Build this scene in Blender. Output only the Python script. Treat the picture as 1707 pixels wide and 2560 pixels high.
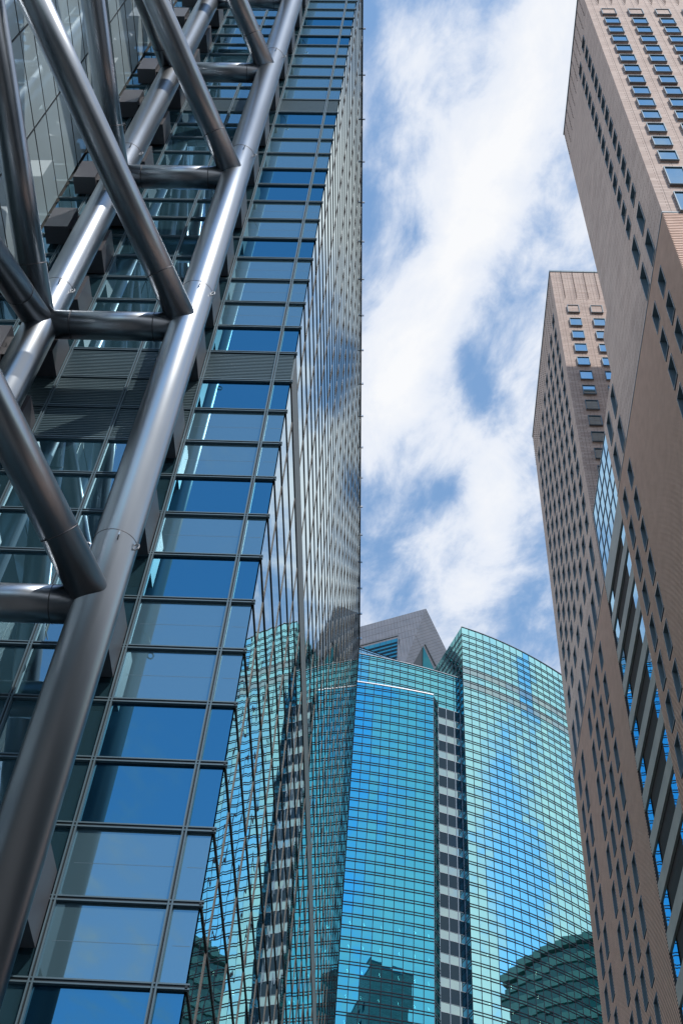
import bpy, math, random
from mathutils import Vector, Matrix
R = math.radians
random.seed(7)
sc = bpy.context.scene
for o in list(bpy.data.objects): bpy.data.objects.remove(o)
COL = sc.collection
EYE = 1.6

# ---------------------------------------------------------------- camera
cam_d = bpy.data.cameras.new("camera"); cam = bpy.data.objects.new("camera", cam_d); COL.objects.link(cam)
_r = (0.9984098, 0.00514996, 0.05613687)
_d = (0.02949932, 0.80086052, -0.59812391)
_f = (-0.04803811, 0.59882878, 0.79943507)
cam.matrix_world = Matrix(((_r[0], -_d[0], -_f[0], 0), (_r[1], -_d[1], -_f[1], 0), (_r[2], -_d[2], -_f[2], EYE), (0, 0, 0, 1)))
cam_d.sensor_fit = 'VERTICAL'; cam_d.sensor_height = 36.0; cam_d.lens = 43.969
cam_d.clip_start = 0.5; cam_d.clip_end = 6000
sc.camera = cam

# ---------------------------------------------------------------- sun and sky
SUN_AZ = R(32)      # towards the right of the direction straight behind the camera
SUN_EL = R(49)
to_sun = Vector((math.sin(SUN_AZ) * math.cos(SUN_EL), -math.cos(SUN_AZ) * math.cos(SUN_EL), math.sin(SUN_EL)))
sd = bpy.data.lights.new("sun", 'SUN'); sun = bpy.data.objects.new("sun", sd); COL.objects.link(sun)
sd.energy = 3.5; sd.angle = R(0.53); sd.color = (1.0, 0.94, 0.86)
sun.rotation_euler = (-to_sun).to_track_quat('-Z', 'Y').to_euler()

w = bpy.data.worlds.new("World"); sc.world = w; w.use_nodes = True
nt = w.node_tree; N = nt.nodes; Lk = nt.links
for n in list(N): N.remove(n)
def wn(t, **k):
    n = N.new(t)
    for a, b in k.items(): setattr(n, a, b)
    return n
def mth(op, a, b=None, c=None, clamp=False):
    n = wn('ShaderNodeMath', operation=op); n.use_clamp = clamp
    for i, v in enumerate((a, b, c)):
        if v is None: continue
        if isinstance(v, (int, float)): n.inputs[i].default_value = v
        else: Lk.new(v, n.inputs[i])
    return n.outputs[0]
out = wn('ShaderNodeOutputWorld'); bg = wn('ShaderNodeBackground'); bg.inputs['Strength'].default_value = 0.13
Lk.new(bg.outputs[0], out.inputs[0])
sky = wn('ShaderNodeTexSky', sky_type='NISHITA'); sky.sun_disc = False
sky.sun_elevation = SUN_EL; sky.sun_rotation = math.atan2(to_sun.x, to_sun.y)
sky.air_density = 1.1; sky.dust_density = 0.0; sky.ozone_density = 2.2
tc = wn('ShaderNodeTexCoord'); sep = wn('ShaderNodeSeparateXYZ'); Lk.new(tc.outputs['Generated'], sep.inputs[0])
X, Y, Z = sep.outputs
zc = mth('MAXIMUM', Z, 0.12)
U = mth('DIVIDE', X, zc); V = mth('DIVIDE', Y, zc)
def noise(su, sv, off, detail, rough, dist=0.0, rot=0.0):
    cmb = wn('ShaderNodeCombineXYZ')
    cr, sr = math.cos(rot), math.sin(rot)
    a = mth('ADD', mth('MULTIPLY', U, cr), mth('MULTIPLY', V, sr))
    b = mth('ADD', mth('MULTIPLY', U, -sr), mth('MULTIPLY', V, cr))
    Lk.new(mth('MULTIPLY', a, su), cmb.inputs[0]); Lk.new(mth('MULTIPLY', b, sv), cmb.inputs[1]); cmb.inputs[2].default_value = off
    n = wn('ShaderNodeTexNoise'); n.inputs['Scale'].default_value = 1; n.inputs['Detail'].default_value = detail
    n.inputs['Roughness'].default_value = rough; n.inputs['Distortion'].default_value = dist
    Lk.new(cmb.outputs[0], n.inputs['Vector']); return n.outputs['Fac']
def blob(u0, v0, su, sv, amp, rot=0.0):
    du = mth('SUBTRACT', U, u0); dv = mth('SUBTRACT', V, v0)
    cr, sr = math.cos(rot), math.sin(rot)
    a = mth('DIVIDE', mth('ADD', mth('MULTIPLY', du, cr), mth('MULTIPLY', dv, sr)), su)
    b = mth('DIVIDE', mth('ADD', mth('MULTIPLY', du, -sr), mth('MULTIPLY', dv, cr)), sv)
    r2 = mth('ADD', mth('MULTIPLY', a, a), mth('MULTIPLY', b, b))
    return mth('MULTIPLY', mth('POWER', 2.718, mth('MULTIPLY', r2, -1.0)), amp)
n1 = noise(11, 7, 3.1, 10, 0.62, 0.5, R(20))
n2 = noise(38, 24, 8.3, 6, 0.6, 0.3, R(20))
dens = mth('ADD', mth('MULTIPLY', n1, 1.35), mth('MULTIPLY', n2, 0.50))
for b in ((0.085, 0.33, 0.035, 0.13, 0.50, R(18)), (0.03, 0.50, 0.035, 0.10, 0.50, R(22)), (-0.015, 0.60, 0.045, 0.08, 0.42, 0),
          (0.085, 0.74, 0.03, 0.10, 0.38, R(-10)), (0.11, 0.56, 0.02, 0.06, 0.22, 0),
          (0.0, 0.30, 0.04, 0.03, 0.14, 0), (0.008, 0.455, 0.016, 0.03, -0.34, R(20)), (-0.028, 0.34, 0.02, 0.04, -0.26, 0), (0.0, 0.385, 0.02, 0.02, -0.18, 0),
          (-0.035, 0.43, 0.02, 0.05, -0.28, 0), (0.064, 0.59, 0.016, 0.05, -0.40, R(-15)), (0.046, 0.72, 0.022, 0.035, -0.40, R(30)),
          (0.0, 0.86, 0.04, 0.07, -0.18, 0), (0.07, 0.87, 0.03, 0.035, 0.22, 0), (0.13, 0.88, 0.03, 0.05, -0.2, 0),
          (-0.03, 0.72, 0.02, 0.03, -0.2, 0), (-0.04, 0.27, 0.012, 0.03, -0.3, 0)):
    dens = mth('ADD', dens, blob(*b))
# thicker cloud towards the right behind the camera, clearer air straight behind
right = wn('ShaderNodeMapRange'); right.inputs['From Min'].default_value = 0.05; right.inputs['From Max'].default_value = 0.60
right.inputs['To Min'].default_value = -0.42; right.inputs['To Max'].default_value = 0.34; Lk.new(U, right.inputs['Value'])
back = wn('ShaderNodeMapRange'); back.inputs['From Min'].default_value = 0.05; back.inputs['From Max'].default_value = -0.15; Lk.new(V, back.inputs['Value'])
dens = mth('ADD', dens, mth('MULTIPLY', right.outputs[0], back.outputs[0]))
left = wn('ShaderNodeMapRange'); left.inputs['From Min'].default_value = -0.15; left.inputs['From Max'].default_value = -0.6; left.inputs['To Max'].default_value = 0.45; Lk.new(U, left.inputs['Value'])  # extra cloud on the unseen left, added to lift ambient light on walls
dens = mth('ADD', dens, left.outputs[0])
for b in ((1.25, -0.62, 0.33, 0.26, -0.9, 0), (0.93, -0.29, 0.10, 0.045, -0.6, 0)): dens = mth('ADD', dens, blob(*b))
cov = wn('ShaderNodeMapRange', interpolation_type='SMOOTHSTEP'); cov.inputs['From Min'].default_value = 0.62; cov.inputs['From Max'].default_value = 1.16; cov.inputs['To Min'].default_value = 0.10
Lk.new(dens, cov.inputs['Value'])
shade = wn('ShaderNodeMapRange'); shade.inputs['From Min'].default_value = 0.75; shade.inputs['From Max'].default_value = 1.5; Lk.new(dens, shade.inputs['Value'])
ccol = wn('ShaderNodeMixRGB'); ccol.inputs[1].default_value = (5.1, 5.8, 7.1, 1); ccol.inputs[2].default_value = (7.3, 7.4, 7.6, 1)
Lk.new(shade.outputs[0], ccol.inputs[0])
skyc = wn('ShaderNodeMixRGB', blend_type='MULTIPLY'); skyc.inputs[0].default_value = 1; skyc.inputs[2].default_value = (1.6, 1.95, 1.95, 1)
Lk.new(sky.outputs[0], skyc.inputs[1])
mx = wn('ShaderNodeMixRGB'); Lk.new(cov.outputs[0], mx.inputs[0]); Lk.new(skyc.outputs[0], mx.inputs[1]); Lk.new(ccol.outputs[0], mx.inputs[2])
Lk.new(mx.outputs[0], bg.inputs['Color'])

sc.view_settings.view_transform = 'Standard'; sc.view_settings.look = 'None'; sc.view_settings.exposure = 0.0; sc.view_settings.gamma = 1
sc.cycles.max_bounces = 8; sc.cycles.glossy_bounces = 5; sc.cycles.diffuse_bounces = 4; sc.cycles.transparent_max_bounces = 6
sc.cycles.caustics_reflective = True; sc.cycles.blur_glossy = 1.0; sc.cycles.sample_clamp_indirect = 4.0; sc.cycles.caustics_refractive = False

# ---------------------------------------------------------------- materials
MAT = {}
def mat(name, base=(.5, .5, .5), rough=.5, metal=0.0, spec=.5):
    m = bpy.data.materials.new(name); m.use_nodes = True; b = m.node_tree.nodes['Principled BSDF']
    b.inputs['Base Color'].default_value = (*base, 1); b.inputs['Roughness'].default_value = rough
    b.inputs['Metallic'].default_value = metal; b.inputs['Specular IOR Level'].default_value = spec
    MAT[name] = m; return m
def nd(m, t, **k):
    n = m.node_tree.nodes.new(t)
    for a, b in k.items(): setattr(n, a, b)
    return n
def lk(m, a, b): m.node_tree.links.new(a, b)
def noisecol(m, scale, lo, hi, vscale=(1, 1, 1), detail=5, rough=.6):
    b = m.node_tree.nodes['Principled BSDF']
    t = nd(m, 'ShaderNodeTexCoord'); mp = nd(m, 'ShaderNodeMapping'); mp.inputs['Scale'].default_value = vscale
    n = nd(m, 'ShaderNodeTexNoise'); n.inputs['Scale'].default_value = scale; n.inputs['Detail'].default_value = detail; n.inputs['Roughness'].default_value = rough
    r = nd(m, 'ShaderNodeValToRGB'); r.color_ramp.elements[0].color = (*lo, 1); r.color_ramp.elements[1].color = (*hi, 1)
    r.color_ramp.elements[0].position = .3; r.color_ramp.elements[1].position = .7
    lk(m, t.outputs['Object'], mp.inputs[0]); lk(m, mp.outputs[0], n.inputs['Vector']); lk(m, n.outputs['Fac'], r.inputs[0]); lk(m, r.outputs[0], b.inputs['Base Color'])
    return n, r
def glass(name, tint, body, mix, rough=.01, bump=0.0, bscale=.6, transp=0.0, vs=(1, 1, 1)):
    """coated facade glass: mirror coat over what shows through it"""
    m = bpy.data.materials.new(name); m.use_nodes = True; t = m.node_tree; t.nodes.clear()
    o = nd(m, 'ShaderNodeOutputMaterial'); g = nd(m, 'ShaderNodeBsdfGlossy'); g.inputs['Color'].default_value = (*tint, 1); g.inputs['Roughness'].default_value = rough
    d = nd(m, 'ShaderNodeBsdfDiffuse'); d.inputs['Color'].default_value = (*body, 1)
    under = d.outputs[0]
    if transp > 0:
        tr = nd(m, 'ShaderNodeBsdfTransparent'); tr.inputs['Color'].default_value = (*tint, 1)
        ms = nd(m, 'ShaderNodeMixShader'); ms.inputs[0].default_value = transp; lk(m, d.outputs[0], ms.inputs[1]); lk(m, tr.outputs[0], ms.inputs[2]); under = ms.outputs[0]
    lw = nd(m, 'ShaderNodeFresnel'); lw.inputs['IOR'].default_value = 1.5
    a = nd(m, 'ShaderNodeMath', operation='MULTIPLY_ADD'); a.inputs[1].default_value = 1 - mix; a.inputs[2].default_value = mix; a.use_clamp = True
    lk(m, lw.outputs[0], a.inputs[0])
    x = nd(m, 'ShaderNodeMixShader'); lk(m, a.outputs[0], x.inputs[0]); lk(m, under, x.inputs[1]); lk(m, g.outputs[0], x.inputs[2]); lk(m, x.outputs[0], o.inputs[0])
    if bump > 0:
        tc_ = nd(m, 'ShaderNodeTexCoord'); mp = nd(m, 'ShaderNodeMapping'); mp.inputs['Scale'].default_value = vs
        n = nd(m, 'ShaderNodeTexNoise'); n.inputs['Scale'].default_value = bscale; n.inputs['Detail'].default_value = 1.5
        b = nd(m, 'ShaderNodeBump'); b.inputs['Strength'].default_value = 1; b.inputs['Distance'].default_value = bump
        lk(m, tc_.outputs['Object'], mp.inputs[0]); lk(m, mp.outputs[0], n.inputs['Vector']); lk(m, n.outputs['Fac'], b.inputs['Height']); lk(m, b.outputs[0], g.inputs['Normal'])
    MAT[name] = m; return m

# brushed stainless steel of the tubes
m = mat('steel', (.50, .50, .53), .34, 1.0)
b = m.node_tree.nodes['Principled BSDF']
n, r = noisecol(m, .8, (.30, .33, .365), (.37, .40, .435), (1, 1, .2), 3)
n2_ = nd(m, 'ShaderNodeTexNoise'); n2_.inputs['Scale'].default_value = 30; n2_.inputs['Detail'].default_value = 3
t_ = nd(m, 'ShaderNodeTexCoord'); mp_ = nd(m, 'ShaderNodeMapping'); mp_.inputs['Scale'].default_value = (.2, .2, 3)
lk(m, t_.outputs['Object'], mp_.inputs[0]); lk(m, mp_.outputs[0], n2_.inputs['Vector'])
mr = nd(m, 'ShaderNodeMapRange'); mr.inputs['To Min'].default_value = .28; mr.inputs['To Max'].default_value = .34; lk(m, n2_.outputs['Fac'], mr.inputs['Value']); lk(m, mr.outputs[0], b.inputs['Roughness'])
mat('steel_seam', (.10, .10, .11), .5, .8)
mat('bolt', (.5, .5, .5), .35, .9)
m = mat('dark_panel_metal', (.055, .058, .066), .32, .6)
m = mat('bracket_metal', (.085, .085, .10), .5, .3)
mat('frame_blue', (.10, .16, .20), .55, .4)
mat('frame_dark', (.018, .026, .032), .5, .3)
mat('mullion_brown', (.085, .075, .072), .5, .4)
mat('louvre_teal', (.07, .12, .145), .5, .3)
mat('louvre_back', (.015, .022, .026), .7)
mat('grey_band', (.16, .20, .22), .5, .3)
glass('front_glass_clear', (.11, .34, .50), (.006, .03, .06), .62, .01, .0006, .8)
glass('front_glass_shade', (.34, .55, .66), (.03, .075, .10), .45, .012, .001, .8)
glass('front_glass_blind', (.22, .42, .54), (.10, .18, .22), .50, .015, .0006, .8)
glass('wing_glass', (.80, .93, .97), (.50, .62, .68), .22, .015, .0008, .7)
glass('side_glass', (.78, .90, .92), (.02, .04, .045), .74, .004, .004, .55, 0, (1, .6, 1))
# terracotta
def tiles(name, lo, hi, course):
    m = mat(name, hi, .75); b = m.node_tree.nodes['Principled BSDF']
    t = nd(m, 'ShaderNodeTexCoord'); s = nd(m, 'ShaderNodeSeparateXYZ'); lk(m, t.outputs['Object'], s.inputs[0])
    ad = nd(m, 'ShaderNodeMath', operation='ADD'); lk(m, s.outputs[0], ad.inputs[0]); lk(m, s.outputs[1], ad.inputs[1])
    c = nd(m, 'ShaderNodeCombineXYZ'); lk(m, ad.outputs[0], c.inputs[0]); lk(m, s.outputs[2], c.inputs[1])
    br = nd(m, 'ShaderNodeTexBrick'); br.offset = .5; br.inputs['Scale'].default_value = 1; br.inputs['Brick Width'].default_value = 1.57; br.inputs['Row Height'].default_value = course
    br.inputs['Mortar Size'].default_value = course * .09; br.inputs['Mortar Smooth'].default_value = .3; br.inputs['Color1'].default_value = (*lo, 1); br.inputs['Color2'].default_value = (*hi, 1)
    br.inputs['Mortar'].default_value = (lo[0] * .45, lo[1] * .42, lo[2] * .42, 1); lk(m, c.outputs[0], br.inputs['Vector'])
    n = nd(m, 'ShaderNodeTexNoise'); n.inputs['Scale'].default_value = .35; n.inputs['Detail'].default_value = 6; lk(m, c.outputs[0], n.inputs['Vector'])
    mr = nd(m, 'ShaderNodeMapRange'); mr.inputs['To Min'].default_value = .78; mr.inputs['To Max'].default_value = 1.18; lk(m, n.outputs['Fac'], mr.inputs['Value'])
    mu = nd(m, 'ShaderNodeMixRGB', blend_type='MULTIPLY'); mu.inputs[0].default_value = 1; lk(m, br.outputs['Color'], mu.inputs[1]); lk(m, mr.outputs[0], mu.inputs[2]); lk(m, mu.outputs[0], b.inputs['Base Color'])
tiles('terracotta', (.42, .315, .275), (.54, .425, .375), .31)
mat('block_wall', (.075, .08, .09), .8)
m = mat('terracotta_fin', (.46, .36, .28), .7); noisecol(m, .8, (.68, .46, .37), (.80, .56, .46))
mat('fin_gap', (.045, .038, .045), .8)
mat('window_metal', (.13, .18, .22), .45, .3)
mat('blind_panel', (.30, .16, .11), .7)
glass('hotel_glass', (.62, .78, .86), (.03, .07, .09), .62, .008)
glass('link_glass', (.50, .76, .92), (.05, .11, .14), .75, .006, .0015, .8)
m = mat('concrete', (.42, .43, .42), .75); noisecol(m, .5, (.27, .30, .31), (.36, .38, .37), (1, 1, .6))
m = mat('dark_louvre', (.02, .02, .022), .7, 0, .1); noisecol(m, .7, (.014, .014, .017), (.024, .023, .025), (1, 1, 4))
# teal tower
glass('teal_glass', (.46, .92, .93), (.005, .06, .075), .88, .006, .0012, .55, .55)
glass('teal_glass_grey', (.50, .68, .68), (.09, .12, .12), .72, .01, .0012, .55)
glass('teal_glass_deep_reflect', (.10, .56, .76), (.003, .05, .08), .86, .006, .0012, .55, .5)  # same glass; darker blue reflections of the left front put into the tint
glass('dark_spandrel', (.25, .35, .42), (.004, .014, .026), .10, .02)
glass('teal_glass_mid_reflect', (.20, .66, .76), (.003, .05, .08), .86, .006, .0012, .55, .5)  # same glass; mixed reflections of the upper storeys put into a middle tint
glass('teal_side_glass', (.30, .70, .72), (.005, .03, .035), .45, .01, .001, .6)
mat('teal_line', (.012, .016, .03), .7, 0, .15)
mat('teal_line_light', (.13, .17, .22), .5, .3)
mat('coping', (.55, .54, .60), .5, .2)
mat('interior', (.03, .07, .08), .9)
m = mat('zinc', (.20, .20, .22), .42, .55)
b = m.node_tree.nodes['Principled BSDF']
noisecol(m, .3, (.105, .115, .135), (.15, .155, .175))
mat('zinc_joint', (.05, .05, .055), .7)
glass('crown_glass', (.10, .40, .44), (.003, .03, .035), .5, .01, .001, .6)
e = bpy.data.materials.new('ceiling_lamp'); e.use_nodes = True; eb = e.node_tree.nodes['Principled BSDF']
eb.inputs['Emission Color'].default_value = (1, .93, .75, 1); eb.inputs['Emission Strength'].default_value = 14.0; MAT['ceiling_lamp'] = e
m = mat('asphalt', (.05, .05, .052), .9); noisecol(m, 2, (.04, .04, .042), (.06, .06, .06))
m = mat('paving', (.06, .06, .058), .85); noisecol(m, 1.5, (.045, .045, .044), (.07, .068, .066))
mat('kerb', (.35, .34, .33), .8); mat('paint', (.8, .8, .78), .6)
mat('band_glass', (.03, .10, .11), .1, 0, .8); mat('band_wall', (.20, .27, .26), .5)

# ---------------------------------------------------------------- mesh helpers
class MB:
    def __init__(s): s.v = []; s.f = []
    def quad(s, a, b, c, d):
        i = len(s.v); s.v += [a, b, c, d]; s.f.append((i, i + 1, i + 2, i + 3)); return s
    def poly(s, pts):
        i = len(s.v); s.v += list(pts); s.f.append(tuple(range(i, i + len(pts)))); return s
    def box(s, x0, x1, y0, y1, z0, z1):
        i = len(s.v)
        s.v += [(x0, y0, z0), (x1, y0, z0), (x1, y1, z0), (x0, y1, z0), (x0, y0, z1), (x1, y0, z1), (x1, y1, z1), (x0, y1, z1)]
        s.f += [tuple(i + k for k in q) for q in ((3, 2, 1, 0), (4, 5, 6, 7), (0, 1, 5, 4), (1, 2, 6, 5), (2, 3, 7, 6), (3, 0, 4, 7))]; return s
    def bar(s, p, q, wdt, up, hgt):
        """box beam from p to q, width along side vector, height along up"""
        p = Vector(p); q = Vector(q); d = (q - p).normalized(); up = Vector(up).normalized(); sd_ = d.cross(up).normalized(); up = sd_.cross(d)
        i = len(s.v)
        for c in (p, q):
            for a, b_ in ((-1, -1), (1, -1), (1, 1), (-1, 1)): s.v.append(tuple(c + sd_ * a * wdt / 2 + up * b_ * hgt / 2))
        s.f += [tuple(i + k for k in q_) for q_ in ((0, 1, 2, 3), (7, 6, 5, 4), (0, 4, 5, 1), (1, 5, 6, 2), (2, 6, 7, 3), (3, 7, 4, 0))]; return s
    def tube(s, p, q, r, n=48, seg=1):
        p = Vector(p); q = Vector(q); d = (q - p).normalized()
        a = d.cross(Vector((0, 0, 1)) if abs(d.z) < .9 else Vector((1, 0, 0))).normalized(); b_ = d.cross(a)
        i = len(s.v)
        for t in range(seg + 1):
            c = p.lerp(q, t / seg)
            for k in range(n):
                g = 2 * math.pi * k / n; s.v.append(tuple(c + (a * math.cos(g) + b_ * math.sin(g)) * r))
        for t in range(seg):
            for k in range(n):
                k2 = (k + 1) % n; s.f.append((i + t * n + k, i + t * n + k2, i + (t + 1) * n + k2, i + (t + 1) * n + k))
        s.f.append(tuple(i + k for k in reversed(range(n)))); s.f.append(tuple(i + seg * n + k for k in range(n))); return s
    def build(s, name, m, parent=None, smooth=False, scale=1.0, eye=True, kind=None, label=None):
        me = bpy.data.meshes.new(name); e_ = EYE if eye else 0
        me.from_pydata([(a * scale, b_ * scale, c * scale + e_) for a, b_, c in s.v], [], s.f); me.materials.append(MAT[m])
        if smooth:
            me.polygons.foreach_set('use_smooth', [len(p.vertices) < 8 for p in me.polygons])
        me.update()
        o = bpy.data.objects.new(name, me); COL.objects.link(o)
        if parent is not None: o.parent = parent
        if kind: o['kind'] = kind
        if label: o['label'] = label
        return o
def thing(name, label, cat, group=None):
    o = bpy.data.objects.new(name, None); COL.objects.link(o); o['label'] = label; o['category'] = cat
    if group: o['group'] = group
    return o
def struct(o): o['kind'] = 'structure'; return o

GZ = -EYE
# ---------------------------------------------------------------- ground
struct(MB().quad((-3000, -3000, GZ), (3000, -3000, GZ), (3000, 3000, GZ), (-3000, 3000, GZ)).build('ground', 'paving'))
struct(MB().box(-1.5, 8.5, -400, 165, GZ + .002, GZ + .006).build('road', 'asphalt'))
struct(MB().box(-1.8, -1.5, -400, 165, GZ + .001, GZ + .13).box(8.5, 8.8, -400, 165, GZ + .001, GZ + .13).build('kerb', 'kerb'))
mb = MB()
for i in range(-30, 16): mb.box(3.42, 3.58, i * 10, i * 10 + 5, GZ + .006, GZ + .010)
struct(mb.build('road_marking', 'paint'))

# ================================================================ LEFT GLASS OFFICE TOWER (units scaled by K)
K = .476
gz = GZ / K
Y0, XC, XW, YB = 50.0, -8.84, -35.4, 198.0
FH = 4.345; Z0 = 31.24 - 8 * FH        # a floor line
ROOF = Z0 + 50 * FH
floors = [Z0 + i * FH for i in range(51)]
tower = thing('glass_office_tower', 'blue glass office tower behind the steel tubes, with a long mirror side wall', 'office tower')
LOUV_ALL = {26 + 8 - 0: 1}
def frow(z): return round((z - Z0) / FH)
louv_right = {frow(83.45), frow(144.0)}
louv_left = {frow(83.45), frow(83.45) - 1, frow(83.45) - 2, frow(144.0)}
# core that stops the eye behind the panes
MB().box(XW - 40, XC - .35, Y0 + .35, YB - .35, gz, ROOF - 1).build('building_core', 'louvre_back', tower, scale=K)
MB().box(XW - 40, XW - .35, 14, Y0 + .3, gz, ROOF - 1).build('building_core', 'louvre_back', tower, scale=K)
xs = [XC, -10.3, -15.84, -21.45, -27.0, -32.6, XW]
blind_rows = {}
rb = random.Random(3)
for i in range(50):
    blind_rows[i] = rb.random() < .55
k0 = frow(.6248 * 50)            # row index of the lowest measured line
# rows as photographed from the bottom: blue, pale, pale, blue, blue, pale, pale, blue, pale, blue, pale, pale, (louvre)
seq = [0, 1, 1, 0, 0, 1, 1, 0, 1, 0, 1, 1, None, 0, 0, 1, 1, 1, 0, 1, 1, 0, 0, 1, 1, 1, None, 0, 1, 1]
for j, s_ in enumerate(seq):
    if s_ is not None: blind_rows[k0 - 1 + j] = bool(s_)
singles = []
rest = {'front_glass_clear': MB(), 'front_glass_blind': MB(), 'front_glass_shade': MB()}
slats = MB(); louv_back = MB()
cand = []
for i in range(50):
    for c in range(6):
        x1, x0 = xs[c], xs[c + 1]; z0, z1 = floors[i], floors[i + 1]
        if i in (louv_right if c < 2 else louv_left):
            continue
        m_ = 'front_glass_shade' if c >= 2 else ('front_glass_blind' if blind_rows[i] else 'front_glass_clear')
        p = (x0 + .12, x1 - .12, Y0 + .10, Y0 + .16, z0 + .22, z1 - .10)
        pri = 0
        if z0 > 26 and z0 < 190 and c <= 4:
            pri = 1000 / (z0 + 20) + (6 if c < 2 else 0)
        cand.append((pri, p, m_))
cand.sort(key=lambda a: -a[0])
for n_, (pri, p, m_) in enumerate(cand):
    if n_ < 100:
        wo = MB().box(*p).build('window', m_, tower, scale=K)
        if m_ == 'front_glass_blind' and p[4] < 120: MB().box(p[0] + .3, p[1] - .1, p[2] - .004, p[2] + .01, p[4] + 1.95, p[4] + 1.975).build('blind_seam', 'frame_blue', wo, scale=K)
    else: rest[m_].box(*p)
allrest = rest['front_glass_blind']
rest['front_glass_clear'].build('window', 'front_glass_clear', tower, scale=K, kind='stuff', label='many more clear panes of the front wall')
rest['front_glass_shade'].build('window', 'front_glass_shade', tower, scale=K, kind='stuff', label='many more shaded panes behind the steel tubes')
allrest.build('window', 'front_glass_blind', tower, scale=K, kind='stuff', label='many more panes with lowered blinds in the front wall')
for i in range(50):
    for c in range(6):
        if i in (louv_right if c < 2 else louv_left):
            x1, x0 = xs[c], xs[c + 1]; z0, z1 = floors[i], floors[i + 1]
            lb = MB(); nsl = 17
            for s_ in range(nsl):
                zz = z0 + .3 + (z1 - z0 - .45) * (s_ + .5) / nsl
                lb.box(x0 + .14, x1 - .14, Y0 + .02, Y0 + .2, zz - .075, zz + .045)
            lb.box(x0 + .12, x1 - .12, Y0 + .2, Y0 + .25, z0 + .2, z1 - .1)
            lb.build('louvre_panel', 'louvre_teal', tower, scale=K)
# front frame bars : pairs of steel blue bars with a dark joint between
fb = MB(); fj = MB()
for z in floors[1:]:
    fb.box(XW, XC + .1, Y0 - .09, Y0 + .1, z - .10, z - .02).box(XW, XC + .1, Y0 - .09, Y0 + .1, z + .12, z + .20)
    fj.box(XW, XC + .05, Y0 - .04, Y0 + .12, z - .02, z + .12)
for x in xs[1:-1]:
    fb.box(x - .13, x - .05, Y0 - .13, Y0 + .1, gz, ROOF).box(x + .05, x + .13, Y0 - .13, Y0 + .1, gz, ROOF)
    fj.box(x - .05, x + .05, Y0 - .05, Y0 + .12, gz, ROOF)
fb.build('mullion', 'frame_blue', tower, scale=K); fj.build('window_joint', 'frame_dark', tower, scale=K)
# side wall
side_rows = [r for r in range(50)]
sg = MB(); ys = [Y0, 53.7] + [53.7 + 7.47 * i for i in range(1, 20)]; ys = [y for y in ys if y < YB - 2] + [YB]
rs = random.Random(5)
for i in range(50):
    z0, z1 = floors[i] + .1, floors[i + 1] - .1
    if i == frow(83.45): continue
    for a, b_ in zip(ys[:-1], ys[1:]):
        t1, t2 = rs.uniform(-.004, .004), rs.uniform(-.004, .004)
        sg.quad((XC - .04 + t1, a + .1, z0), (XC - .04 - t1, b_ - .1, z0), (XC - .04 - t1 + t2, b_ - .1, z1), (XC - .04 + t1 + t2, a + .1, z1))
sg.build('side_window', 'side_glass', tower, scale=K, kind='stuff', label='mirror glass panes of the receding side wall')
MB().box(XC - .1, XC + .01, Y0 + .2, YB, 83.55, 87.9).build('louvre_panel', 'grey_band', tower, scale=K, label='pale grey band running along the side wall')
st = MB(); sm_ = MB()
for z in floors[1:]:
    st.box(XC - .1, XC + .02, Y0 - .09, YB, z - .08, z + .10)
for y in ys[1:-1]:
    for i in range(50):
        if i == frow(83.45): continue
        sm_.box(XC - .1, XC + .012, y - .08, y + .08, floors[i] + .101, floors[i + 1] - .081)
st.build('transom', 'frame_dark', tower, scale=K); sm_.build('mullion', 'mullion_brown', tower, scale=K)
MB().box(XC - .5, XC + .05, YB - .2, YB + .2, gz, ROOF + .6).build('corner_trim', 'frame_dark', tower, scale=K)
pb = MB().box(XW - 40, XC + .08, Y0 - .3, YB + .35, ROOF + .14, ROOF + 1.0)
pb.build('parapet', 'frame_blue', tower, scale=K)
pp = MB()
for i in range(19): pp.box(XC + .1, XC + .5, 60 + i * 7.6, 60.2 + i * 7.6, ROOF + .3, ROOF + .8)
pp.build('parapet_cleat', 'bolt', tower, scale=K)
# wing wall x = XW, facing the street
wy = [49.95, 41.3, 32.65, 24.0, 15.4]
wg = MB(); wf = MB()
rw = random.Random(11)
wl = MB()
for i in range(50):
    for a, b_ in zip(wy[:-1], wy[1:]):
        z0, z1 = floors[i] + .09, floors[i + 1] - .09
        if i in (frow(83.45), frow(83.45) - 1, frow(83.45) - 2, frow(144.)):
            for s_ in range(17):
                zz = z0 + (z1 - z0) * (s_ + .5) / 17; wl.box(XW - .2, XW - .02, b_ + .1, a - .1, zz - .07, zz + .05)
            continue
        t1, t2 = rw.uniform(-.012, .012), rw.uniform(-.012, .012)
        wg.quad((XW - .06 + t1, b_ + .1, z0), (XW - .06 - t1, a - .1, z0), (XW - .06 - t1 + t2, a - .1, z1), (XW - .06 + t1 + t2, b_ + .1, z1))
wg.build('wing_window', 'wing_glass', tower, scale=K, kind='stuff', label='pale glass panes of the projecting left wing')
wl.build('louvre_panel', 'louvre_teal', tower, scale=K, label='louvre bands of the left wing')
for z in floors[1:]: wf.box(XW - .1, XW - .02, 14, Y0 - .15, z - .05, z + .05)
for y in wy[1:]: wf.box(XW - .1, XW - .01, y - .07, y + .07, gz, ROOF)
wf.build('mullion', 'frame_dark', tower, scale=K, label='slim dark frame bars of the left wing')
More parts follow.
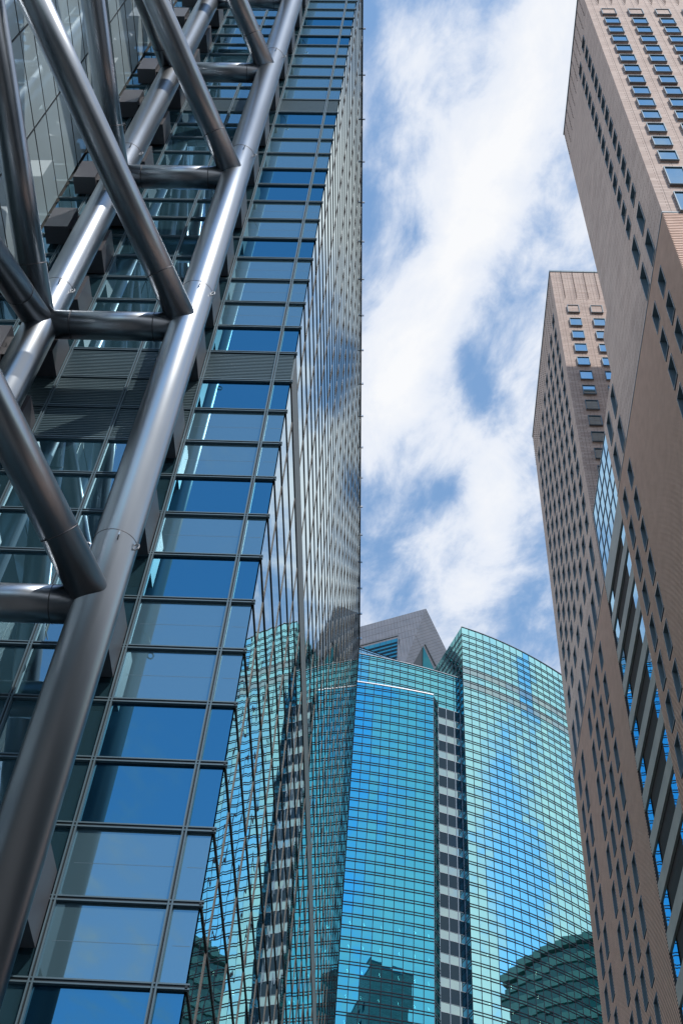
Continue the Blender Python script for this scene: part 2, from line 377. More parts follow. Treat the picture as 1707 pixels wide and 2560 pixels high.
# brackets between the tubes and the walls
zb = [32.8, 50.3, 61.4, 72.3, 83.1, 91.7, 101.1, 111.3, 122.1, 132.9, 144.4, 155.8, 166.1, 177.9, 187.7]
CY = 46.25; C1X, C2X = -16.98, -28.26; CR = 1.35
for z in zb:
    MB().box(C1X - .95, C1X + .96, 47.6, Y0 - .16, z, z + 4.2).build('bracket', 'bracket_metal', tower, scale=K)
    MB().box(C2X - 1.1, C2X + 1.1, 47.6, Y0 - .16, z, z + 4.3).build('bracket', 'bracket_metal', tower, scale=K)
for z in (72.3, 83.6, 95.3, 107.0, 118.9, 130.2, 141.3, 153.3, 164.8, 176.2, 187.7):
    MB().box(-33.88, -31.65, 48.05, Y0 - .16, z, z + 4.25).build('bracket', 'bracket_metal', tower, scale=K)
    MB().box(-31.65, C2X - 1.11, 48.6, Y0 - .16, z + .6, z + 3.4).build('bracket', 'dark_panel_metal', tower, scale=K)

# ================================================================ STEEL TUBE FRAME
fr = thing('steel_frame', 'brushed silver tube frame of columns, beams and diagonals in front of the blue glass tower', 'steel frame')
nodes = [21.8, 52.3, 84.85, 114.7, 146.5, 177.5, 208]
C3 = (-32.3, 15.2)
for cx_, cy_ in ((C1X, CY), (C2X, CY), C3):
    c = MB().tube((cx_, cy_, gz), (cx_, cy_, 214), CR, 72, 1).build('column', 'steel', fr, True, K)
    for z in nodes:
        MB().tube((cx_, cy_, z + 5.3), (cx_, cy_, z + 5.36), CR + .015, 72).build('seam', 'steel_seam', c, True, K)
        for a in (R(-70), R(-20), R(200)):
            e_ = MB()
            ux, uy = math.cos(a), math.sin(a); px, py = cx_ + ux * (CR + .18), cy_ + uy * (CR + .18)
            for q in range(8):
                g0, g1 = 2 * math.pi * q / 8, 2 * math.pi * (q + 1) / 8
                e_.bar((px + ux * .2 * math.cos(g0), py + uy * .2 * math.cos(g0), z + 4.7 + .28 * math.sin(g0)), (px + ux * .2 * math.cos(g1), py + uy * .2 * math.cos(g1), z + 4.7 + .28 * math.sin(g1)), .07, (ux * .3 - uy, uy * .3 + ux, .1), .07)
            e_.build('eyebolt', 'bolt', c, False, K)
for z in nodes:
    bm_ = MB().tube((C2X, CY, z), (C1X, CY, z), 1.12, 64).build('beam', 'steel', fr, True, K)
    for x in (C2X + 2.4, C1X - 2.4): MB().tube((x - .03, CY, z), (x + .03, CY, z), 1.135, 64).build('seam', 'steel_seam', bm_, True, K)
def brace(p, q, rr=1.12):
    b_ = MB().tube(p, q, rr, 64).build('brace', 'steel', fr, True, K)
    P, Q = Vector(p), Vector(q); d = (Q - P).normalized()
    for s_ in (4.6,): MB().tube(P + d * s_, P + d * (s_ + .06), rr + .015, 64).build('seam', 'steel_seam', b_, True, K)
for z in nodes[1:-1]:
    brace((C1X, CY, z), (C3[0], C3[1], z + 12.7)); brace((C2X, CY, z), (C3[0], C3[1], z + 12.7))
    brace((C2X, CY, z), (C3[0], C3[1], z - 18.4))

# ================================================================ BROWN TERRACOTTA TOWERS (units scaled by S)
S = 20.0
g = GZ / S
XB = 1.90
ROOFB = 8.215; RIB = 4.765
cols_x = [1.076 + .1565 * i for i in range(5)]
def frame_left(y0, y1, z0, z1):
    """recessed opening in a wall facing -X, lined with a thin metal frame"""
    t = .004; a, b_ = .9965, 1.021
    return MB().box(a, b_, y0, y0 + t, z0, z1).box(a, b_, y1 - t, y1, z0, z1).box(a, b_, y0 + t, y1 - t, z0, z0 + t).box(a, b_, y0 + t, y1 - t, z1 - t, z1)
PF = .015
def frame_front(Yw, x0, x1, z0, z1):
    """projecting box window in a wall facing the street : thin metal rim round the outer edge"""
    t = .004; a, b_ = Yw - PF, Yw - PF + .008
    return MB().box(x0, x0 + t, a, b_, z0, z1).box(x1 - t, x1, a, b_, z0, z1).box(x0 + t, x1 - t, a, b_, z0, z0 + .0015).box(x0 + t, x1 - t, a, b_, z1 - t, z1)
def merge(dst, src):
    k = len(dst.v); dst.v += src.v; dst.f += [tuple(k + i for i in q) for q in src.f]
def wall_with_holes(mb_, x, ya, yb, za, zb3, rects):
    ys_ = sorted({ya, yb} | {v for r_ in rects for v in r_[:2] if ya < v < yb}); zs_ = sorted({za, zb3} | {v for r_ in rects for v in r_[2:] if za < v < zb3})
    for z0, z1 in zip(zs_[:-1], zs_[1:]):
        zc_ = (z0 + z1) / 2; run = None
        for y0, y1 in zip(ys_[:-1], ys_[1:]):
            yc_ = (y0 + y1) / 2; hole = any(r_[0] < yc_ < r_[1] and r_[2] < zc_ < r_[3] for r_ in rects)
            if hole:
                if run is not None: mb_.quad((x, run, z0), (x, run, z1), (x, y0, z1), (x, y0, z0)); run = None
            elif run is None: run = y0
        if run is not None: mb_.quad((x, run, z0), (x, run, z1), (x, yb, z1), (x, yb, z0))
def add_windows(parent, lefts, fronts, Yw):
    """lefts: (y0, ztop, w, h, ribbed, blind)   fronts: (x0, ztop, w, h, blind) ; nearest 100 are single parts"""
    items = [('L', 1 / math.hypot(1, l[0], l[1]), l) for l in lefts] + [('F', 1.6 / math.hypot(l[0], Yw, l[1]), l) for l in fronts]
    items.sort(key=lambda a: -a[1])
    rest_f, rest_p, rest_b = MB(), MB(), MB(); sf = (Yw - PF) / Yw
    for n_, (kd, _, l) in enumerate(items):
        bx_ = None
        if kd == 'L':
            y0, zt, w_, h_, rib, bl = l; a, b_, c, d = y0, y0 + w_, zt - h_, zt; fm = frame_left(a, b_, c, d)
            pn = MB().quad((1.0195, a, c), (1.0195, a, d), (1.0195, b_, d), (1.0195, b_, c))
        else:
            x0, zt, w_, h_, bl = l; a, b_, c, d = x0 * sf, (x0 + w_) * sf, (zt - h_) * sf, zt * sf; fm = frame_front(Yw, a, b_, c, d); yg = Yw - PF + .005
            pn = MB().quad((a, yg, c), (b_, yg, c), (b_, yg, d), (a, yg, d)); bx_ = MB().box(a + .0005, b_ - .0005, yg + .0035, Yw + .001, c + .0005, d - .0005)
        if n_ < 100 or bl:
            fo = fm.build('blind_window' if bl else 'window', 'window_metal', parent, scale=S); pn.build('infill_panel' if bl else 'pane', ('blind_panel' if kd == 'L' else 'terracotta') if bl else 'hotel_glass', fo, scale=S)
            if bx_: bx_.build('window_box', 'terracotta', fo, scale=S)
        else:
            merge(rest_f, fm); merge(rest_p, pn)
            if bx_: merge(rest_b, bx_)
    if rest_f.v:
        fo = rest_f.build('window', 'window_metal', parent, scale=S, kind='stuff', label='many more small windows high on the tower'); rest_p.build('pane', 'hotel_glass', fo, scale=S)
        if rest_b.v: rest_b.build('window_box', 'terracotta', fo, scale=S)
def fins_left(mb_, ya, yb, rects):
    z = RIB - .006
    while z > g + .02:
        cuts = sorted([r_[:2] for r_ in rects if r_[2] < z + .001 and r_[3] > z - .0088 and r_[0] > ya and r_[1] < yb]); a = ya
        for c0_, c1_ in cuts:
            mb_.box(.9985, 1.001, a, c0_, z - .0070, z); a = c1_
        mb_.box(.9985, 1.001, a, yb, z - .0070, z); z -= .0152
def fins_front(mb_, Yw, xa, xb):
    z = RIB - .006
    while z > g + .02:
        mb_.box(xa, xb, Yw - .002, Yw + .003, z - .0078, z); z -= .0152
def tower_body(par, Yw, ye, ybase0, ybase1, lefts, terraces=()):
    rects = [(l[0], l[0] + l[2], l[1] - l[3], l[1]) for l in lefts]; up = [r_ for r_, l in zip(rects, lefts) if not l[4]]; lo = [r_ for r_, l in zip(rects, lefts) if l[4]]
    wm = MB(); wall_with_holes(wm, 1.0, Yw, ye, RIB, ROOFB, up)
    wm.quad((1, Yw, RIB), (XB, Yw, RIB), (XB, Yw, ROOFB), (1, Yw, ROOFB)).quad((1, ye, RIB), (1, ye, ROOFB), (XB, ye, ROOFB), (XB, ye, RIB)).quad((XB, Yw, RIB), (XB, ye, RIB), (XB, ye, ROOFB), (XB, Yw, ROOFB)).quad((1, Yw, ROOFB), (XB, Yw, ROOFB), (XB, ye, ROOFB), (1, ye, ROOFB))
    wm.build('wall', 'terracotta', par, scale=S)
    for (a, b_, zt2) in terraces:
        tm = MB(); wall_with_holes(tm, 1.0, a, b_, RIB, zt2, up)
        tm.quad((1, b_, RIB), (1, b_, zt2), (XB, b_, zt2), (XB, b_, RIB)).quad((1, a, zt2), (XB, a, zt2), (XB, b_, zt2), (1, b_, zt2)); tm.build('terrace_block', 'terracotta', par, scale=S)
    bm2 = MB(); wall_with_holes(bm2, 1.0005, ybase0, ybase1, g, RIB, lo)
    bm2.quad((1.0005, ybase0, g), (XB, ybase0, g), (XB, ybase0, RIB), (1.0005, ybase0, RIB)).quad((1.0005, ybase1, g), (1.0005, ybase1, RIB), (XB, ybase1, RIB), (XB, ybase1, g)).quad((.998, ybase0, RIB - .0005), (.998, ybase1, RIB - .0005), (XB, ybase1, RIB - .0005), (XB, ybase0, RIB - .0005)).quad((XB, ybase0, g), (XB, ybase1, g), (XB, ybase1, RIB), (XB, ybase0, RIB))
    bm2.build('ribbed_base', 'fin_gap', par, scale=S)
    MB().box(1.022, XB - .02, ybase0 + .02, ybase1 - .02, g, RIB - .02).box(1.022, XB - .02, Yw + .02, ye - .02, RIB, ROOFB - .02).build('building_core', 'fin_gap', par, scale=S)
    fn = MB(); fins_left(fn, ybase0 - .002, ybase1 + .002, lo)
    return fn
rows_up = [7.578 - .1735 * i for i in range(13)]
# near tower
near = thing('hotel_tower', 'near brown terracotta tower cut by the right edge, with sunlit front', 'tower', 'brown terracotta hotel towers')
L_, F_ = [], []
for y in (2.2035, 2.360):
    L_.append((y, 7.776, .076, .108, False, True))
    for z in rows_up: L_.append((y, z, .076, .108, False, False))
    L_ += [(y, 5.283, .078, .2, False, False), (y, 5.003, .078, .21, False, False)]
for y in (3.134, 3.288): L_ += [(y, 5.284, .076, .2, False, False), (y, 5.005, .076, .21, False, False)]
for i in range(22):
    for y in (2.2, 2.357, 3.126, 3.284): L_.append((y, 4.64 - .2135 * i, .074, .153, True, False))
for x in cols_x[:4]:
    F_.append((x, 7.719, .083, .108, True))
    for z in rows_up: F_.append((x, z - .045 + .0, .083, .108, False)) if False else F_.append((x, z - .0445 * 0 - .0, .083, .108, False))
    F_ += [(x, 5.261, .083, .19, False), (x, 4.99, .083, .19, False)]
F_ = [(x, (z - .045 if abs(z - 7.719) > .01 and z > 5.3 else z), w_, h_, bl) for (x, z, w_, h_, bl) in F_]
fn = tower_body(near, 2.034, 2.97, 2.0350, 3.428, L_, ((2.9702, 3.12, 5.72), (3.1202, 3.43, 5.36))); fins_front(fn, 2.034, 1.0011, XB); fn.build('terracotta_fins', 'terracotta_fin', near, scale=S)
add_windows(near, L_, F_, 2.034)
MB().box(.997, XB, 2.030, 2.0335, RIB - .004, RIB + .004).box(.996, .9995, 2.034, 3.43, RIB - .004, RIB + .004).build('ledge', 'window_metal', near, scale=S)
# far tower
far = thing('hotel_tower', 'far brown terracotta tower standing free against the sky right of the curved teal tower', 'tower', 'brown terracotta hotel towers')
L_, F_ = [], []
cy8 = [4.065 + .157 * i for i in range(8)]
for y in cy8:
    L_.append((y, 7.778, .076, .108, False, True))
    for z in rows_up[:13]: L_.append((y, z, .076, .108, False, False))
    tall = y < 4.75
    L_ += [(y, 5.281, .076, .2 if y < 4.3 else .108, False, False), (y, 5.007, .076, .21, False, False)]
    if y >= 4.3: L_.append((y, 5.281 - .1735, .076, .05, False, False)) if False else None
L_ = [l for l in L_ if l]
for i in range(22):
    for y in (4.222, 4.383, 4.54, 4.693, 5.006, 5.163): L_.append((y, 4.64 - .2135 * i, .074, .153, True, False))
for x in cols_x[:3]:
    F_.append((x, 7.722, .080, .1, True))
    for z in rows_up: F_.append((x, z - .042, .080, .1, False))
fn = tower_body(far, 3.967, 5.37, 3.952, 5.368, L_); fn.build('terracotta_fins', 'terracotta_fin', far, scale=S)
add_windows(far, L_, F_, 3.967)
MB().box(.996, .9995, 3.967, 5.37, RIB - .004, RIB + .004).build('ledge', 'window_metal', far, scale=S)
# vertical joints and rows of small rods near the roofs
for par, Yw in ((near, 2.034), (far, 3.967)):
    jt = MB()
    for i in range(11): x = 1.037 + .0782 * i; jt.box(x - .0006, x + .0006, Yw - .0004, Yw + .001, RIB + .01, ROOFB)
    jt.build('wall_joint', 'fin_gap', par, scale=S)
    rd = MB()
    for c in range(8):
        for i in range(14): x = 1.072 + .0782 * c; z = 7.81 + .029 * i; rd.box(x - .0012, x + .0012, Yw - .022, Yw, z, z + .003)
    for c in range(18 if Yw > 3 else 12):
        for i in range(14): y = (4.04 if Yw > 3 else 2.10) + .077 * c; z = 7.81 + .029 * i; rd.box(.993, 1, y - .0012, y + .0012, z, z + .003)
    rd.build('anchor_rod', 'fin_gap', par, scale=S, kind='stuff')
    MB().box(.995, XB + .005, Yw - .005, (2.97 if Yw < 3 else 5.37) + .005, ROOFB + .0001, ROOFB + .02).build('parapet', 'window_metal', par, scale=S)

# link building between the two towers
link = thing('link_building', 'narrow glass and grey slab block filling the gap between the two brown towers', 'building')
ya, yb = 3.432, 3.948
MB().box(1.02, XB - .05, ya, yb, g, 5.30).build('building_core', 'dark_louvre', link, scale=S)
ny, nz = 6, 4; zt, zb_ = 5.325, 4.768
for i in range(ny):
    for j in range(nz):
        y0, y1 = ya + (yb - ya) * i / ny, ya + (yb - ya) * (i + 1) / ny; z0, z1 = zb_ + (zt - zb_) * j / nz, zb_ + (zt - zb_) * (j + 1) / nz
        MB().quad((1.004, y0 + .003, z0 + .003), (1.004, y0 + .003, z1 - .003), (1.004, y1 - .003, z1 - .003), (1.004, y1 - .003, z0 + .003)).build('window', 'link_glass', link, scale=S)
lf = MB()
for i in range(ny + 1): y = ya + (yb - ya) * i / ny; lf.box(1.001, 1.019, y - .003, y + .003, zb_, zt)
for j in range(nz + 1): z = zb_ + (zt - zb_) * j / nz; lf.box(1.0015, 1.0185, ya, yb, z - .003, z + .003)
lf.build('window_frame', 'window_metal', link, scale=S)
MB().box(1.0005, 1.1, ya, yb, 4.605, 4.7645).build('floor_slab', 'concrete', link, scale=S)
zz = 4.406
while zz > 0:
    MB().box(1.0005, 1.1, ya, yb, zz, zz + .078).build('floor_slab', 'concrete', link, scale=S)
    z0, z1 = zz + .0785, zz + .2125
    if zz < 4.3 or True:
        if z1 > 4.6: z1 = 4.604
    MB().box(1.010, 1.0195, 3.527, 3.847, z0, z1).build('louvre_panel', 'dark_louvre', link, scale=S)
    for a, b_ in ((ya, 3.5265), (3.8475, yb)):
        MB().quad((1.006, a, z0), (1.006, a, z1), (1.006, b_, z1), (1.006, b_, z0)).build('window', 'link_glass', link, scale=S)
    zz -= .2135

# ================================================================ CURVED TEAL TOWER
teal = thing('curved_glass_tower', 'tall curved teal glass tower split by a dark recessed strip', 'office tower')
ZR = 200.6
azs = [(0.0746, 1.1142), (0.0826, 1.1106), (0.0909, 1.1067), (0.0992, 1.1025), (0.1071, 1.0985), (0.1153, 1.0936), (0.123, 1.0887), (0.1303, 1.084), (0.138, 1.0788), (0.145, 1.0737), (0.1519, 1.0685), (0.1585, 1.0633), (0.1651, 1.0581), (0.1714, 1.0524), (0.1773, 1.047), (0.1835, 1.0411)]
pr = [(a * ZR / t, ZR / t) for a, t in azs]
# smooth, then extend along the same curve
def fit2(pts):
    import itertools
    n_ = len(pts); sx = [sum(p[0] ** k for p in pts) for k in range(5)]; sy = [sum(p[1] * p[0] ** k for p in pts) for k in range(3)]
    A = [[sx[0], sx[1], sx[2], sy[0]], [sx[1], sx[2], sx[3], sy[1]], [sx[2], sx[3], sx[4], sy[2]]]
    for i in range(3):
        pv = max(range(i, 3), key=lambda r_: abs(A[r_][i])); A[i], A[pv] = A[pv], A[i]
        for r_ in range(3):
            if r_ != i:
                f_ = A[r_][i] / A[i][i]; A[r_] = [a - f_ * b_ for a, b_ in zip(A[r_], A[i])]
    return [A[i][3] / A[i][i] for i in range(3)]
c0, c1, c2 = fit2(pr)
cr_ = lambda x: c0 + c1 * x + c2 * x * x
def walk(fn, x, step, n_, sgn=1):
    o = [(x, fn(x))]
    for _ in range(n_):
        d = (fn(x + .01) - fn(x)) / .01; x += sgn * step / math.hypot(1, d); o.append((x, fn(x)))
    return o
right_plan = walk(cr_, pr[0][0], 1.66, 38)
left_az = [(-0.0442, 1.015), (-0.0354, 1.0141), (-0.0257, 1.012), (-0.016, 1.0106), (-0.0063, 1.0085), (0.0034, 1.0077), (0.013, 1.0049), (0.0222, 1.0028), (0.0313, 1.0007), (0.0413, 0.9987)]
ZL = 177.8
pl = [(a * ZL / t, ZL / t) for a, t in left_az]
d0, d1, d2 = fit2(pl); cl_ = lambda x: d0 + d1 * x + d2 * x * x
left_plan = list(reversed(walk(cl_, pl[-1][0], 1.72, 22, -1)))
ZU = 186.6
up_az = [(-0.0436, 1.0625), (-0.0345, 1.0596), (-0.0249, 1.0573), (-0.0159, 1.055), (-0.0069, 1.0528), (0.0021, 1.0498), (0.011, 1.0483), (0.0199, 1.046), (0.0288, 1.0431), (0.0377, 1.0396), (0.046, 1.0367), (0.0543, 1.0331), (0.0645, 1.029)]
pu = [(a * ZU / t, ZU / t) for a, t in up_az]
e0, e1, e2 = fit2(pu); cu_ = lambda x: e0 + e1 * x + e2 * x * x
XR_in = 12.72
up_plan = [p for p in reversed(walk(cu_, 8.36, 1.62, 22, -1))] + [(x, cu_(x)) for x in (9.95, 11.55, XR_in)]
lines_low = [174.9 - 2.2 * i for i in range(80)]; lines_low = [z for z in lines_low if z > GZ]
lines_right = [175.05 + 1.955 * i for i in range(12, 0, -1)] + lines_low
lines_left = [172.87 + 2.19, 172.87 + 4.1] + [172.87 - 2.2 * i for i in range(80)]; lines_left = sorted([z for z in lines_left if z > GZ], reverse=True)
lines_up = [ZU - .6] + [ZU - 2.4 - 1.955 * i for i in range(5)]
rt = random.Random(21)
def curtain(par, plan, ztop, lines, mglass, zbot=GZ, special=None, lab=None, mline='teal_line', lw=.14, proud=.05, tilt=.006, single=False, gap=.52, mw=.10):
    pg, ps, ln = MB(), {}, MB()
    L2 = [z for z in lines if zbot < z < ztop]
    bands = [ztop] + L2 + [zbot]
    nrm = []
    for (x0, y0), (x1, y1) in zip(plan[:-1], plan[1:]):
        dx, dy = x1 - x0, y1 - y0; l_ = math.hypot(dx, dy); nrm.append((dy / l_, -dx / l_))
    for k, ((x0, y0), (x1, y1)) in enumerate(zip(plan[:-1], plan[1:])):
        nx, ny_ = nrm[k]
        for i in range(len(bands) - 1):
            za, zb2 = bands[i], bands[i + 1]
            a, b_ = rt.gauss(0, tilt), rt.gauss(0, tilt)
            tgt = ps.setdefault(i, MB()) if (special and special(za, zb2)) else pg
            tgt.quad((x0 + nx * a, y0 + ny_ * a, zb2), (x1 - nx * a, y1 - ny_ * a, zb2), (x1 + nx * (b_ - a), y1 + ny_ * (b_ - a), za), (x0 + nx * (a + b_), y0 + ny_ * (a + b_), za))
    w_ = pg.build('curtain_wall', mglass, par, label=lab)
    for q in ps.values(): q.build('plant_floor_band', 'teal_glass_grey', par, label='greyer glass band across the curved front')
    for k, ((x0, y0), (x1, y1)) in enumerate(zip(plan[:-1], plan[1:])):
        nx, ny_ = nrm[k]; o_ = proud / 2
        for z in L2:
            for zz_ in ((z, z - gap) if gap else (z,)):
                if zz_ - lw > zbot: ln.bar((x0 + nx * o_, y0 + ny_ * o_, zz_), (x1 + nx * o_, y1 + ny_ * o_, zz_), proud + .04, (0, 0, 1), lw)
        if mw: ln.box(x0 - mw / 2, x0 + mw / 2, y0 - proud - .005, y0 + .02, zbot, ztop - .001)
    ln.build('mullion', mline, w_)
    return w_
band_z = [(156 - 0, 0)]
def right_band(za, zb2): return abs(za - 188.8) < 1.1 or abs(za - 184.9) < 1.1
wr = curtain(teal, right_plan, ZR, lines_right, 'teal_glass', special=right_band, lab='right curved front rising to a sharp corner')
wlft = curtain(teal, left_plan, ZL, lines_left, 'teal_glass_deep_reflect', tilt=.004, lab='lower left curved front')
wup = curtain(teal, [p for p in up_plan], ZU, lines_up, 'teal_glass_mid_reflect', zbot=176.75, tilt=.002, lab='set back upper storeys above the left front')
cp = MB()
for a, b_ in zip(left_plan[:-1], left_plan[1:]): cp.bar((a[0], a[1] - .05, ZL + .2), (b[0] if False else b_[0], b_[1] - .05, ZL + .2), .2, (0, 0, 1), .22)
cp.build('coping', 'coping', teal)
cp = MB()
for a, b_ in zip(right_plan[:-1], right_plan[1:]): cp.bar((a[0], a[1], ZR + .08), (b_[0], b_[1], ZR + .08), .3, (0, 0, 1), .15)
for a, b_ in zip(up_plan[:-1], up_plan[1:]): cp.bar((a[0], a[1], ZU + .08), (b_[0], b_[1], ZU + .08), .3, (0, 0, 1), .15)
cp.build('coping', 'teal_line_light', teal)
# return walls
pc = right_plan[0]; far_pt = (6.0, pc[1] + (pc[0] - 6.0) * 2.43)
nseg = 12
ret = [(far_pt[0] + (pc[0] - far_pt[0]) * i / nseg, far_pt[1] + (pc[1] - far_pt[1]) * i / nseg) for i in range(nseg + 1)]
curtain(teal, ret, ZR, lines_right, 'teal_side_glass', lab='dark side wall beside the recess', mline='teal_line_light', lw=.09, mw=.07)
le = left_plan[-1]
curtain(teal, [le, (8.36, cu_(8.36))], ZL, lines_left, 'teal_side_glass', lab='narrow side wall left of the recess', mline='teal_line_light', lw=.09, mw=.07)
# recess: dark spandrel and pale window on every storey
rp = [p for p in up_plan if p[0] >= 8.3]
zt_ = 176.74
while zt_ > 60:
    zd = zt_ - 2.68; zl = zd - 1.70
    for (x0, y0), (x1, y1) in zip(rp[:-1], rp[1:]):
        MB().quad((x0 + .06, y0, zd), (x1 - .06, y1, zd), (x1 - .06, y1, zt_ - .08), (x0 + .06, y0, zt_ - .08)).build('spandrel_panel', 'dark_spandrel', teal)
        MB().quad((x0 + .04, y0, zl), (x1 - .04, y1, zl), (x1 - .04, y1, zd - .1), (x0 + .04, y0, zd - .1)).build('recess_window', 'teal_glass_grey', teal)
    zt_ -= 4.4
rl = MB()
for x, y in rp: rl.box(x - .07, x + .07, y - .06, y + .05, 60, 176.7)
zt_ = 176.74
while zt_ > 60:
    for (x0, y0), (x1, y1) in zip(rp[:-1], rp[1:]):
        rl.bar((x0, y0, zt_ - .03), (x1, y1, zt_ - .03), .1, (0, 0, 1), .1); rl.bar((x0, y0, zt_ - 2.73), (x1, y1, zt_ - 2.73), .1, (0, 0, 1), .06)
    zt_ -= 4.4
rl.build('mullion', 'teal_line_light', teal, label='pale frame bars of the dark recess')
# interior core behind the glass
def core(plan, ztop, off):
    m_ = MB(); p_ = [(x, y + off) for x, y in plan]
    for a, b_ in zip(p_[:-1], p_[1:]): m_.quad((a[0], a[1], GZ), (b_[0], b_[1], GZ), (b_[0], b_[1], ztop - .3), (a[0], a[1], ztop - .3))
    m_.poly([(a[0], a[1], ztop - .3) for a in p_] + [(p_[-1][0], p_[-1][1] + 40, ztop - .3), (p_[0][0], p_[0][1] + 40, ztop - .3)])
    return m_
core(right_plan, ZR, 3.2).build('building_core', 'interior', teal); core(left_plan[:-1], ZL, 1.6).build('building_core', 'interior', teal)
core(up_plan[:-2], ZU, 3.0).build('building_core', 'interior', teal)
# lit ceiling lamps seen through the lower storeys
lamp_z = [123.3 - 4.4 * i for i in range(6)]
for zl_ in lamp_z:
    for x in (-6.5, -4.2, -1.4, 1.6, 4.2, 6.4):
        y = cl_(x) + .35; MB().bar((x, y, zl_), (x + .12, y + .9, zl_ + .02), .10, (0, 0, 1), .05).build('ceiling_light', 'ceiling_lamp', teal)
    for x in (16.2, 20.0, 24.5):
        y = cr_(x) + .35; MB().bar((x, y, zl_ - 1.2), (x + .1, y + .9, zl_ - 1.18), .09, (0, 0, 1), .05).build('ceiling_light', 'ceiling_lamp', teal)
# sloping pale glass parapet behind the upper storeys
a = (-.0500 * 183, 183, 1.0755 * 183); b_ = (.0095 * 183, 183, 1.0490 * 183)
MB().poly([a, (a[0], 183, 180), (b_[0], 183, 180), b_]).build('sloping_parapet', 'teal_glass_grey', teal)
sl = MB()
for i in range(1, 8):
    t = i / 8; x = a[0] + (b_[0] - a[0]) * t; z = a[2] + (b_[2] - a[2]) * t; sl.box(x - .05, x + .05, 182.9, 183, 185, z)
sl.bar((a[0], 182.95, a[2] - .6), (b_[0], 182.95, b_[2] - .6), .1, (0, 0, 1), .08); sl.bar((a[0], 182.95, a[2]), (b_[0], 182.95, b_[2]), .14, (0, 0, 1), .1)
sl.build('mullion', 'teal_line', teal, label='frame bars of the sloping parapet')

# ================================================================ GREY FACETED CROWN
crown = thing('faceted_metal_crown', 'grey metal clad faceted rooftop with triangular windows behind the teal tower', 'rooftop')
def P3(az, t, y): return Vector((az * y, y, t * y))
A_ = P3(.0327, 1.1452, 204); LT = P3(-.0443, 1.1091, 198); LT = A_ + (LT - A_) * 1.5
Bm = P3(.009, 1.0506, 192); Bm = A_ + (Bm - A_) * 1.6
RR = P3(.056, 1.0744, 207); RR = A_ + (RR - A_) * 1.7
LB = LT + Vector((0, -6, -28)); 
cw = MB(); nrmL = (Bm - A_).cross(LT - A_).normalized()
if nrmL.y > 0: nrmL = -nrmL
nrmR = (Bm - A_).cross(RR - A_).normalized()
if nrmR.y > 0: nrmR = -nrmR
# keep the lower left corner in the plane of the left facet
def onplane(az, t, P0, n_, off=0.0):
    d = Vector((az, 1, t)); k = (P0 + n_ * off).dot(n_) / d.dot(n_); return d * k
LB = onplane(-.075, 1.03, A_, nrmL)
Bk = A_ + Vector((8, 22, -14))
cw.poly([A_, LT, LB, Bm]); cw.poly([A_, Bm, RR]); cw.poly([A_, RR, Bk]); cw.poly([A_, Bk, LT + Vector((0, 20, -10)), LT])
cw.build('wall', 'zinc', crown)
jn = MB()
def seam_lines(P0, n_, e1_, e2_, ranges, off=.03):
    pass
# cladding joints as thin strips lying on the facets
def strip(p, q, n_, wd=.05, off=.005):
    p, q = p + n_ * off, q + n_ * off; jn.bar(p, q, .03, (q - p).cross(n_), wd)
def inter(p, d, a, b_):
    pass
eL = (LT - A_)
for i in range(1, 32):
    t = i / 32; top = A_ + eL * t; dn = (Bm - A_).normalized() * .25 + (LB - LT).normalized() * .85
    dn -= nrmL * dn.dot(nrmL); dn.normalize()
    bot = top + dn * 24
    # clip against the ridge A_-Bm
    rd_ = (Bm - A_); n2 = rd_.cross(nrmL).normalized()
    if n2.dot(LT - A_) < 0: n2 = -n2
    s0, s1 = (top - A_).dot(n2), (bot - A_).dot(n2)
    if s1 < 0: bot = top + (bot - top) * (s0 / (s0 - s1))
    strip(top, bot, nrmL)
for j in range(1, 5):
    off_ = (LB - LT).normalized() * 3.4 * j; off_ -= nrmL * off_.dot(nrmL)
    p, q = A_ + off_, LT + off_; rd_ = (Bm - A_); n2 = rd_.cross(nrmL).normalized()
    if n2.dot(LT - A_) < 0: n2 = -n2
    s0, s1 = (p - A_).dot(n2), (q - A_).dot(n2)
    if s0 < 0: p = p + (q - p) * (-s0 / (s1 - s0))
    strip(p, q, nrmL)
for i in range(1, 26):
    t = i / 26; strip(A_ + (RR - A_) * t, A_ + (Bm - A_) * min(1, t * 1.05 + .02), nrmR)
for j in (.33, .66): strip(A_ + (Bm - A_) * j, RR + (Bm - RR) * j, nrmR)
jn.build('cladding_joint', 'zinc_joint', crown)
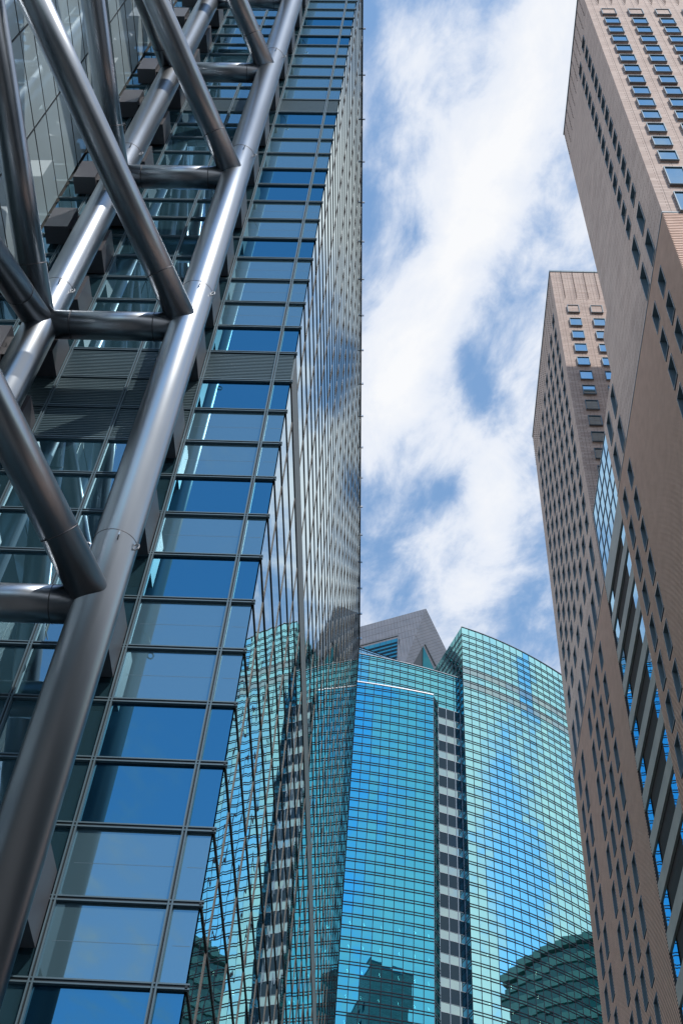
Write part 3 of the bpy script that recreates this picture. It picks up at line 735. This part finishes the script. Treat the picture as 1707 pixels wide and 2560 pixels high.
# triangular windows
def tri(pts, P0, n_, name, m_, off, th=.1):
    q = [onplane(a, t, P0, n_, off) for a, t in pts]
    mb_ = MB(); mb_.poly(q); mb_.poly([p - n_ * th for p in reversed(q)])
    for i in range(len(q)):
        j = (i + 1) % len(q); mb_.quad(q[i], q[j], q[j] - n_ * th, q[i] - n_ * th)
    return mb_.build(name, m_, crown)
tw = tri([(-.0401, 1.0733), (-.0003, 1.091), (-.0006, 1.0500), (-.012, 1.05)], A_, nrmL, 'triangular_window', 'crown_glass', .12)
gl = MB()
for i in range(1, 7):
    x = -.0401 + .0065 * i; t1 = 1.0733 + (1.091 - 1.0733) * (x + .0401) / .0398; gl.bar(onplane(x, t1, A_, nrmL, .16), onplane(x - .0003, 1.052, A_, nrmL, .16), .06, nrmL, .12)
for j in range(5):
    for dd in (0, .0018):
        dz = .0062 * (j + 1) + dd; a0 = -.0401 + dz / 1.274
        if a0 > -.004: continue
        gl.bar(onplane(a0, 1.0733 + .4447 * (a0 + .0401) - dz, A_, nrmL, .17), onplane(-.0005, 1.0733 + .4447 * .0396 - dz, A_, nrmL, .17), .06, nrmL, .10)
gl.build('mullion', 'teal_line', tw)
tri([(-.0460, 1.0757), (0.0, 1.0963), (0.0, 1.0952), (-.0460, 1.0745)], A_, nrmL, 'shadow_gap', 'frame_dark', .15)
tri([(.0010, 1.0905), (.0025, 1.0880), (.0010, 1.0800)], A_, nrmL, 'shadow_gap', 'frame_dark', .15)
tri([(.0297, 1.0790), (.0180, 1.0460), (.0430, 1.0380)], A_, nrmR, 'triangular_window', 'frame_dark', .10)
tri([(.0297, 1.0780), (.0295, 1.0410), (.0426, 1.0385)], A_, nrmR, 'triangular_window', 'crown_glass', .30)
tri([(.0313, 1.0822), (.0325, 1.0818), (.0450, 1.0465), (.0438, 1.0465)], A_, nrmR, 'shadow_gap', 'frame_dark', .15)

# ================================================================ NEIGHBOUR SEEN ONLY AS A REFLECTION
nb = thing('office_building', 'green banded glass office building seen mirrored in the lower right of the teal tower', 'building')
bw = MB(); bgz = MB()
bx0, bx1, by0, by1, bt = 72, 120, 146, 196, 158
bw.box(bx0 + .4, bx1, by0, by1 - .4, GZ, bt).build('wall', 'band_glass', nb)
z = 4
bb = MB()
while z < bt + 2: bb.box(bx0, bx1 + .2, by0 - .2, by1, z, z + 1.9); z += 4.3
bb.build('spandrel_band', 'band_wall', nb)

# unseen low blocks added around the viewer to darken reflections in the tubes
for nm_, lab_, x0, x1, y0, y1, zt_ in (('unseen_block', 'unseen low grey block added behind the viewer to darken the tubes', -62, 58, -120, -84, 32),
                                       ('unseen_block', 'unseen lower grey block added right of the viewer to darken the tubes', 26, 60, -70, 26, 20),
                                       ('unseen_block', 'unseen lower grey block added left behind the viewer to darken the tubes', -60, -20, -74, -2, 26)):
    ob = thing(nm_, lab_, 'building'); MB().box(x0, x1, y0, y1, GZ, zt_).build('wall', 'block_wall', ob)
    wb = MB(); z = 2.5
    while z < zt_ - 2:
        wb.box(x0 - .05, x1 + .05, y0 - .05, y1 + .05, z, z + 1.8); z += 3.8
    wb.build('window_band', 'band_glass', ob)
